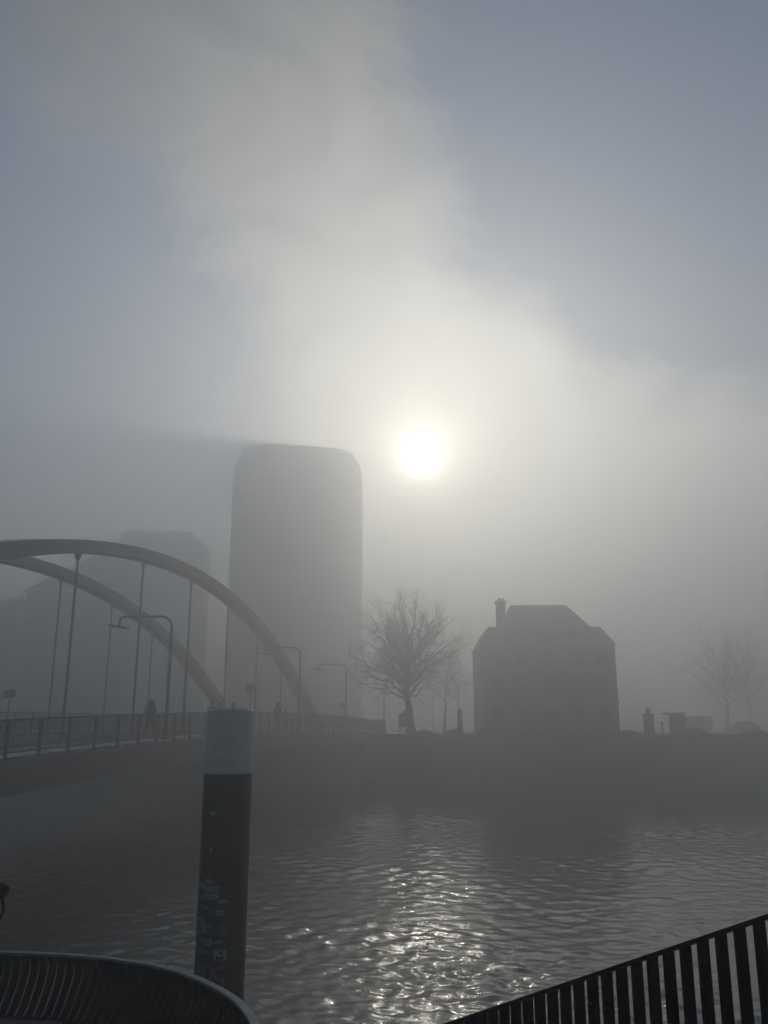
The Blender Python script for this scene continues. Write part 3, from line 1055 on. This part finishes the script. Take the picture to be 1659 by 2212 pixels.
def person(x, y, z, rz, hgt, label, stride=0.35, coat=0, bag=False, hood=False):
    t = thing('person', label, 'person', (x, y, z), rz, 'people walking over the bridge')
    k = hgt / 1.75
    # one skinned body: joints (x sideways, y forwards, z up)
    J = [(0, 0, 0.93, .135, .11), (0, 0.01, 1.12, .14, .105), (0, 0.02, 1.34, .165, .11), (0, 0.03, 1.47, .07, .07), (0, 0.05, 1.56, .062, .066),
         (0, 0.06, 1.64, .078, .095), (0, 0.06, 1.72, .06, .075)]
    E = [(0, 1), (1, 2), (2, 3), (3, 4), (4, 5), (5, 6)]

    def chain(root, pts):
        i = root
        for p in pts:
            J.append(p)
            E.append((i, len(J) - 1))
            i = len(J) - 1

    for s, f in ((1, 1), (-1, -1)):
        chain(0, [(s * 0.10, 0, 0.86, .085, .09), (s * 0.105, f * stride * 0.5 + 0.04, 0.49, .062, .068), (s * 0.10, f * stride * 0.9 - (0.08 if f < 0 else 0), 0.09 + (0.06 if f < 0 else 0), .042, .045),
                  (s * 0.11, f * stride * 0.9 + 0.15 - (0.08 if f < 0 else 0), 0.035 + (0.01 if f < 0 else 0), .045, .033)])
        chain(2, [(s * 0.19, 0.01, 1.41, .062, .062), (s * 0.245, -f * stride * 0.25, 1.13, .05, .052), (s * 0.24, -f * stride * 0.55 + 0.12, 0.9, .036, .038),
                  (s * 0.235, -f * stride * 0.6 + 0.17, 0.82, .03, .042)])
    me = bpy.data.meshes.new('body')
    me.from_pydata([(j[0] * k, j[1] * k, j[2] * k) for j in J], E, [])
    o = link('body', me, t)
    sm = o.modifiers.new('skin', 'SKIN')
    sm.use_smooth_shade = True
    for i, j in enumerate(J):
        me.skin_vertices[0].data[i].radius = (j[3] * k, j[4] * k)
    me.skin_vertices[0].data[0].use_root = True
    o.modifiers.new('subsurf', 'SUBSURF').levels = 1
    me.materials.append(JEANS)
    # coat from shoulders to thighs
    cr = []
    for z_, a, b_ in ((1.45, .11, .085), (1.42, .19, .115), (1.30, .215, .15), (1.1, .20, .155), (0.92, .215, .17), (0.72, .235, .19)):
        cr.append([(a * k * math.cos(i * math.pi / 8), (b_ * math.sin(i * math.pi / 8) + 0.015) * k, z_ * k) for i in range(16)])
    c = MB().loft(cr).build('coat', CLOTH[coat % 3], t, True)
    for s, f in ((1, 1), (-1, -1)):
        MB().tube([(s * 0.17 * k, 0.01 * k, 1.42 * k), (s * 0.245 * k, -f * stride * 0.25 * k, 1.13 * k), (s * 0.24 * k, (-f * stride * 0.55 + 0.12) * k, 0.9 * k)], [0.085 * k, 0.068 * k, 0.055 * k], 8).build('sleeve', CLOTH[coat % 3], c, True)
    hp = [(0.085, 1.60), (0.108, 1.66), (0.10, 1.72), (0.06, 1.765), (0.01, 1.78)]
    if hood:
        hp = [(0.13, 1.45), (0.135, 1.6), (0.13, 1.7), (0.08, 1.79), (0.01, 1.81)]
    h = MB()
    h.loft([[(r_ * k * math.cos(i * math.pi / 6), (r_ * math.sin(i * math.pi / 6) * 1.1 + 0.045) * k, z_ * k) for i in range(12)] for r_, z_ in hp])
    h.build('hood' if hood else 'hair', CLOTH[coat % 3] if hood else HAIR, t, True)
    if bag:
        bevel(MB().box(-0.16 * k, 0.16 * k, -0.33 * k, -0.15 * k, 1.0 * k, 1.42 * k).build('backpack', CLOTH[(coat + 1) % 3], t), 0.05, 3)
    return t


for (y, off, rz, hgt, lb, cc, bg_, hd) in [
        (40.9, 1.0, R(-8), 1.78, 'person in a dark coat walking just left of the nearest lamp', 1, False, True),
        (50.3, 1.5, R(170), 1.86, 'taller walker of the three seen over the white pile top, leftmost', 0, True, False),
        (51.7, 1.5, R(172), 1.76, 'middle walker of the three seen over the white pile top', 1, False, False),
        (53.1, 1.2, R(174), 1.74, 'rightmost walker of the three seen over the white pile top', 2, False, True),
        (62.6, 1.2, R(-10), 1.90, 'broad walker in a coat seen between the pile and the second lamp', 0, False, True),
        (66.2, 1.6, R(-10), 1.55, 'small walker beside the broad walker, near the second lamp', 2, False, False)]:
    person(bx(y, off), y, dz(y) + 0.062, rz, hgt, lb, 0.34, cc, bg_, hd)

# ------------------------------------------------------------------ mooring pile in the foreground
PX, PY, PR = -2.44, 14.0, 0.372
pile = thing('mooring_pile', 'thick black mooring pile with a white painted top and small stickers', 'mooring pile', (PX, PY, 0))
ZW, ZT = CAM - 0.70, CAM + 0.27
MB().lathe([(PR, -0.8), (PR, ZW)], 64).build('shaft', PILEBLACK, pile)
auto_smooth(pile.children[0], 40)
wt = MB().lathe([(PR + 0.002, ZW + 0.001), (PR + 0.002, ZT - 0.02), (PR - 0.02, ZT)], 64).build('white_band', PILEWHITE, pile)
auto_smooth(wt, 40)
MB().lathe([(PR - 0.05, ZT + 0.001), (PR - 0.06, ZT + 0.012)], 48).build('cap_plate', RAILTOP, wt)


def cyl_pt(u, z, lift=0.003):
    """u: metres round the shaft, 0 = towards the camera, + to the right"""
    a = (u + 0.13) * 2.0 / PR + 0.178
    return Vector((math.sin(a) * (PR + lift), -math.cos(a) * (PR + lift), z))


def curved_patch(name, u, z, wd, hg, m, shape='rect', rot=0.0, lift=0.003, parent=pile):
    b = MB()
    if shape == 'round':
        n = 18
        pts = [(0.5 * wd * math.cos(2 * math.pi * i / n), 0.5 * hg * math.sin(2 * math.pi * i / n)) for i in range(n)]
        b.add([cyl_pt(u + p[0], z + p[1], lift) for p in pts] + [cyl_pt(u, z, lift)], [(i, (i + 1) % n, n) for i in range(n)])
    else:
        n = 5
        vs, fs = [], []
        for j in range(2):
            for i in range(n + 1):
                a, c = (i / n - 0.5) * wd, (j - 0.5) * hg
                vs.append(cyl_pt(u + a * math.cos(rot) - c * math.sin(rot), z + a * math.sin(rot) + c * math.cos(rot), lift))
        fs = [(i, i + 1, n + 2 + i, n + 1 + i) for i in range(n)]
        b.add(vs, fs)
    return b.build(name, m, parent)


STK = [mat('sticker_%d' % i, c, 0.5, var=0.35, scale=30) for i, c in enumerate([(.30, .33, .38), (.16, .24, .28), (.12, .14, .30), (.28, .26, .24), (.10, .12, .16)])]


def pxz(py):                                # height on the pile of a row of the photo
    return {}


rs = random.Random(3)
stickers = [(-0.24, 3.94, .05, .06, 0, 'round'), (-0.27, 3.55, .03, .03, 4, 'round'), (-0.24, 3.42, .035, .04, 0, 'round'),
            (-0.25, 2.98, .06, .07, 0, 'round'), (-0.20, 2.98, .03, .04, 2, 'round'),
            (-0.315, 2.905, .045, .07, 0, 'rect'), (-0.255, 2.87, .07, .10, 1, 'rect'), (-0.19, 2.88, .06, .08, 1, 'rect'),
            (-0.255, 2.77, .06, .07, 3, 'rect'), (-0.19, 2.78, .06, .09, 0, 'round'), (-0.32, 2.74, .05, .06, 2, 'rect'),
            (-0.13, 2.71, .07, .05, 3, 'rect'), (-0.13, 2.64, .06, .04, 4, 'rect'), (-0.30, 2.63, .05, .05, 2, 'round'), (-0.265, 2.62, .05, .06, 2, 'rect'),
            (-0.15, 2.56, .055, .075, 0, 'rect'), (-0.21, 2.56, .05, .05, 4, 'rect'), (-0.33, 2.45, .05, .06, 1, 'rect'), (-0.285, 2.44, .05, .05, 2, 'rect'),
            (-0.28, 2.37, .06, .07, 0, 'rect'), (-0.22, 2.375, .06, .07, 2, 'round'), (-0.27, 2.30, .05, .05, 1, 'rect'), (-0.33, 2.26, .05, .06, 3, 'rect'),
            (-0.12, 2.36, .07, .08, 4, 'rect'), (-0.12, 2.27, .06, .05, 4, 'round'), (-0.285, 2.17, .05, .06, 3, 'rect'), (-0.225, 2.155, .075, .085, 0, 'round'), (-0.15, 2.16, .06, .06, 3, 'round'),
            (-0.305, 2.02, .06, .09, 4, 'rect'), (-0.25, 2.02, .05, .06, 4, 'rect')]
for (u, z, a, b_, m, sh) in stickers:
    curved_patch('sticker', u, z, a, b_, STK[m], sh, rs.uniform(-0.12, 0.12) if sh == 'rect' else 0)
    if b_ > 0.055:
        curved_patch('sticker_print', u, z - 0.005, a * 0.45, b_ * 0.3, STK[4], sh, 0, 0.005)
s_ = curved_patch('sticker', -0.135, 1.99, .095, .145, STK[0], 'rect', 0.0)
s_['label'] = 'largest pale sticker with a dark figure'
curved_patch('sticker_print', -0.13, 2.015, .03, .035, BLACK, 'round', 0, 0.005)
curved_patch('sticker_print', -0.137, 1.945, .055, .035, BLACK, 'rect', 0, 0.005)
GRAF = mat('faded_spray', (0.14, 0.15, 0.22), 0.6, var=0.5, scale=25)


def stroke(pts, r=0.008):
    b = MB()
    P = []
    for i in range(len(pts) - 1):
        (u0, z0), (u1, z1) = pts[i], pts[i + 1]
        for k in range(5):
            P.append((u0 + (u1 - u0) * k / 5, z0 + (z1 - z0) * k / 5))
    P.append(pts[-1])
    vs = []
    for i, (u, z) in enumerate(P):
        (ua, za), (ub, zb) = P[max(0, i - 1)], P[min(len(P) - 1, i + 1)]
        du, dv = ub - ua, zb - za
        ln = math.hypot(du, dv) or 1
        vs.append(cyl_pt(u - dv / ln * r, z + du / ln * r, 0.004))
        vs.append(cyl_pt(u + dv / ln * r, z - du / ln * r, 0.004))
    b.add(vs, [(2 * i, 2 * i + 1, 2 * i + 3, 2 * i + 2) for i in range(len(P) - 1)])
    return b.build('graffiti_stroke', GRAF, pile)


stroke([(-0.335, 1.70), (-0.30, 1.88), (-0.285, 1.69)])
stroke([(-0.325, 1.76), (-0.285, 1.77)])
stroke([(-0.255, 1.84), (-0.25, 1.66)])
stroke([(-0.27, 1.84), (-0.215, 1.83), (-0.185, 1.77), (-0.19, 1.70), (-0.225, 1.65), (-0.265, 1.65)])
stroke([(-0.11, 1.79), (-0.135, 1.83), (-0.16, 1.80), (-0.17, 1.74), (-0.155, 1.68), (-0.12, 1.65)])
stroke([(-0.15, 1.66), (-0.10, 1.66), (-0.115, 1.52)])
stroke([(-0.10, 1.78), (-0.125, 1.86)], 0.011)
stroke([(-0.33, 1.60), (-0.26, 1.575), (-0.215, 1.555)], 0.01)

# ------------------------------------------------------------------ near quay: upper landing, lower terrace, railings
b = MB()
b.add([(0.2, -30, CAM - 1.66), (14, -30, CAM - 1.66), (14, 2.4, CAM - 1.66), (1.6, 2.4, CAM - 1.66), (0.2, 1.6, CAM - 1.66), (-14, 1.6, CAM - 1.66), (-14, -30, CAM - 1.66)], [(0, 1, 2, 3, 4, 5, 6)])
struct(b.build('quay_pavement', PAVE))
TZ = CAM - 2.9
plan = [(-30, 10.1), (-8, 10.1), (-6, 10.08), (-4.9, 10.03), (-4.06, 9.92), (-3.13, 9.76), (-2.33, 9.42), (-1.83, 9.01), (-1.35, 8.38), (-1.07, 7.76), (-0.93, 7.1), (-0.88, 6.3), (-0.86, 5.2), (-0.86, 1.7)]


def resample(pts, step):
    P = [Vector((p[0], p[1], 0)) for p in pts]
    # Catmull-Rom
    out = []
    for i in range(len(P) - 1):
        p0, p1, p2, p3 = P[max(0, i - 1)], P[i], P[i + 1], P[min(len(P) - 1, i + 2)]
        for k in range(40):
            s = k / 40
            out.append(0.5 * ((2 * p1) + (p2 - p0) * s + (2 * p0 - 5 * p1 + 4 * p2 - p3) * s * s + (3 * p1 - p0 - 3 * p2 + p3) * s ** 3))
    out.append(P[-1])
    res = [out[0]]
    acc = 0
    for a, c in zip(out, out[1:]):
        ln = (c - a).length
        while acc + ln >= step:
            f = (step - acc) / ln
            a = a.lerp(c, f)
            res.append(a.copy())
            ln = (c - a).length
            acc = 0
        acc += ln
    return res


curve = resample(plan, 0.10)
curve = [p for p in curve if p.x > -12]
nrmls = []
for i, p in enumerate(curve):
    tt = (curve[min(i + 1, len(curve) - 1)] - curve[max(i - 1, 0)]).normalized()
    nrmls.append(Vector((-tt.y, tt.x, 0)))          # outwards (towards the river)
# terrace floor
inset = [p - n_ * 0.05 for p, n_ in zip(curve, nrmls)]
b = MB()
poly = [(p.x, p.y, TZ) for p in inset] + [(-0.92, -6, TZ), (-12, -6, TZ)]
b.add(poly, [tuple(reversed(range(len(poly))))])
terrace = struct(b.build('terrace', PAVE))
b = MB()
n = len(inset)
b.add([(p.x, p.y, TZ - 0.003) for p in inset] + [(p.x, p.y, -0.6) for p in inset], [(i, i + 1, n + i + 1, n + i) for i in range(n - 1)])
tag(b.build('terrace_wall', CONC), 'concrete river wall below the curved black railing', 'wall')
# big paving slabs near the railing foot, each a piece
slab = bevel(MB().box(-0.39, 0.39, -0.39, 0.39, 0, 0.03).build('paving_slab', PAVE, terrace, False, (0, 0, -50)), 0.008)
first = True
for ix in range(10):
    for iy in range(4):
        x, y = -8.4 + ix * 0.8, 6.9 + iy * 0.8
        if iy == 3 and x > -3.0 or iy == 2 and x > -2.0 or x > -1.5:
            continue
        o = slab if first else slab.copy()
        if not first:
            col.objects.link(o)
        first = False
        o.location = (x, y, TZ + 0.004)


def rail_profile(s):
    """slat centre line from the foot (s=0) to the rail (s=1): offset outwards and height"""
    return (-0.18 + 0.24 * math.sin(s * 1.75) - 0.05 * max(0, s - 0.8) / 0.2, 0.02 + 0.56 * s)


cr = thing('curved_railing', 'curved black slatted railing with a pale top edge at the lower left', 'railing', (0, 0, 0))
topb = MB()
rings = []
for p, n_ in zip(curve, nrmls):
    c = p
    rings.append([(c + n_ * 0.035 + Vector((0, 0, CAM - 2.325))), (c - n_ * 0.035 + Vector((0, 0, CAM - 2.325))),
                  (c - n_ * 0.035 + Vector((0, 0, CAM - 2.30))), (c + n_ * 0.035 + Vector((0, 0, CAM - 2.30)))])
topb.loft(rings)
topb.build('top_rail', RAILTOP, cr)
fb = MB()
rings = []
for p, n_ in zip(curve, nrmls):
    c = p - n_ * 0.18
    rings.append([(c + n_ * 0.03 + Vector((0, 0, TZ + 0.02))), (c - n_ * 0.03 + Vector((0, 0, TZ + 0.02))),
                  (c - n_ * 0.03 + Vector((0, 0, TZ + 0.045))), (c + n_ * 0.03 + Vector((0, 0, TZ + 0.045)))])
fb.loft(rings)
fb.build('foot_rail', BLACK, cr)
for i in range(0, len(curve)):
    p, n_ = curve[i], nrmls[i]
    tt = Vector((n_.y, -n_.x, 0))
    sl_ = MB()
    rings = []
    hd, ht = 0.034, 0.026
    for k in range(7):
        s = k / 6
        of, hz = rail_profile(s)
        if k == 6:
            of, hz = 0.0, CAM - 2.325 - TZ - 0.001
        elif k == 0:
            hz = 0.046
        c = p + n_ * of + Vector((0, 0, TZ + hz))
        rings.append([c + n_ * hd + tt * ht, c - n_ * hd + tt * ht, c - n_ * hd - tt * ht, c + n_ * hd - tt * ht])
    sl_.loft(rings)
    sl_.build('slat', BLACK, cr)

# stair with sloping railing at the right
A = Vector((0.48, 5.23, CAM - 1.53))
B = Vector((1.49, 3.70, CAM - 0.735))
step_v = (B - A) / 20
hdir = Vector((step_v.x, step_v.y, 0)).normalized()
side = Vector((hdir.y, -hdir.x, 0))
if side.x < 0:
    side = -side
sr = thing('stair_railing', 'black sloping stair railing of broad flat bars at the lower right', 'railing', (0, 0, 0))
lo, hi = -12, 28
P0, P1 = A + step_v * (lo - 0.5), A + step_v * (hi + 0.5)
rings = []
for P in (P0, P1):
    rings.append([P + side * 0.033 + Vector((0, 0, -0.018)), P - side * 0.033 + Vector((0, 0, -0.018)), P - side * 0.033, P + side * 0.033])
MB().loft(rings).build('top_rail', BLACK, sr)
rings = []
for P in (P0, P1):
    rings.append([P + side * 0.033 + Vector((0, 0, -1.018)), P - side * 0.033 + Vector((0, 0, -1.018)), P - side * 0.033 + Vector((0, 0, -1.0)), P + side * 0.033 + Vector((0, 0, -1.0))])
MB().loft(rings).build('bottom_rail', BLACK, sr)
bb = MB()
slope = step_v.z / math.hypot(step_v.x, step_v.y)
hd, ht = 0.031, 0.008
ring = []
for zt in (0, 1):
    for (a, c) in ((hd, ht), (-hd, ht), (-hd, -ht), (hd, -ht)):
        q = side * a + hdir * c
        ring.append((q.x, q.y, (-1.0 if zt == 0 else -0.0185) + c * slope))
bb.add(ring, [(3, 2, 1, 0), (4, 5, 6, 7), (0, 1, 5, 4), (1, 2, 6, 5), (2, 3, 7, 6), (3, 0, 4, 7)])
bd = bb.data('bar', BLACK)
for k in range(lo, hi + 1):
    link('bar', bd, sr, A + step_v * k)
st = thing('stair', 'concrete stair going down to the water behind the sloping railing', 'stair', (0, 0, 0))
for k in range(9):
    P = A + step_v * (24 - k * 4)
    z = P.z - 1.12
    Mx = Matrix.Translation((P.x, P.y, z)) @ Matrix.Rotation(math.atan2(hdir.y, hdir.x), 4, 'Z')
    sgn = 1 if (Matrix.Rotation(math.atan2(hdir.y, hdir.x), 3, 'Z') @ Vector((0, 1, 0))).dot(side) > 0 else -1
    y0, y1 = sorted((sgn * 0.08, sgn * 1.7))
    bevel(MB().box(-0.21, 0.21, y0, y1, -0.16, 0.0, Mx).build('step', CONC, st), 0.012)

# viewing telescope cut by the left edge
t = thing('viewing_telescope', 'pale tubular viewing telescope with black end on a post at the left edge', 'telescope', (-4.09, 8.9, TZ))
MB().lathe([(0.12, 0), (0.12, 0.03), (0.05, 0.06), (0.045, 1.2), (0.06, 1.22)], 16).build('post', STEEL, t, True)
a0, a1 = Vector((-0.35, 0.1, 1.78)), Vector((0.475, -0.08, 1.36))
ax = (a1 - a0).normalized()
MB().tube([a0, a0.lerp(a1, 0.2), a0.lerp(a1, 0.9)], [0.05, 0.055, 0.055], 20).build('tube', PILEWHITE, t, True)
MB().tube([a0.lerp(a1, 0.9), a1 - ax * 0.01, a1], [0.062, 0.062, 0.05], 20).build('eyepiece_cap', BLACK, t, True)
MB().tube([a1 - ax * 0.04 + Vector((0, 0, -0.04)), a1 + Vector((0.0, 0, -0.16)), a1 + Vector((-0.05, 0, -0.25)), a1 + Vector((-0.15, 0, -0.28)), Vector((0, 0, 1.15))], 0.014, 8).build('strap', BLACK, t, True)
MB().tube([(0, 0, 1.2), (0, 0.02, 1.6)], 0.035, 10).build('yoke', STEEL, t, True)

# ------------------------------------------------------------------ mist
m = bpy.data.materials.new('mist')
m.use_nodes = True
tn = m.node_tree
tn.nodes.clear()
pv = tn.nodes.new('ShaderNodeVolumePrincipled')
pv.inputs['Color'].default_value = (0.985, 0.99, 0.995, 1)
pv.inputs['Density'].default_value = FOG
pv.inputs['Anisotropy'].default_value = FOG_G
mo = tn.nodes.new('ShaderNodeOutputMaterial')
tn.links.new(pv.outputs[0], mo.inputs['Volume'])
hz = MB().box(-450, 450, -80, 480, -1.6, GZ + 59.6).build('haze', m)
hz['kind'] = 'stuff'
hz['label'] = 'pale even mist hanging over the river and the town'
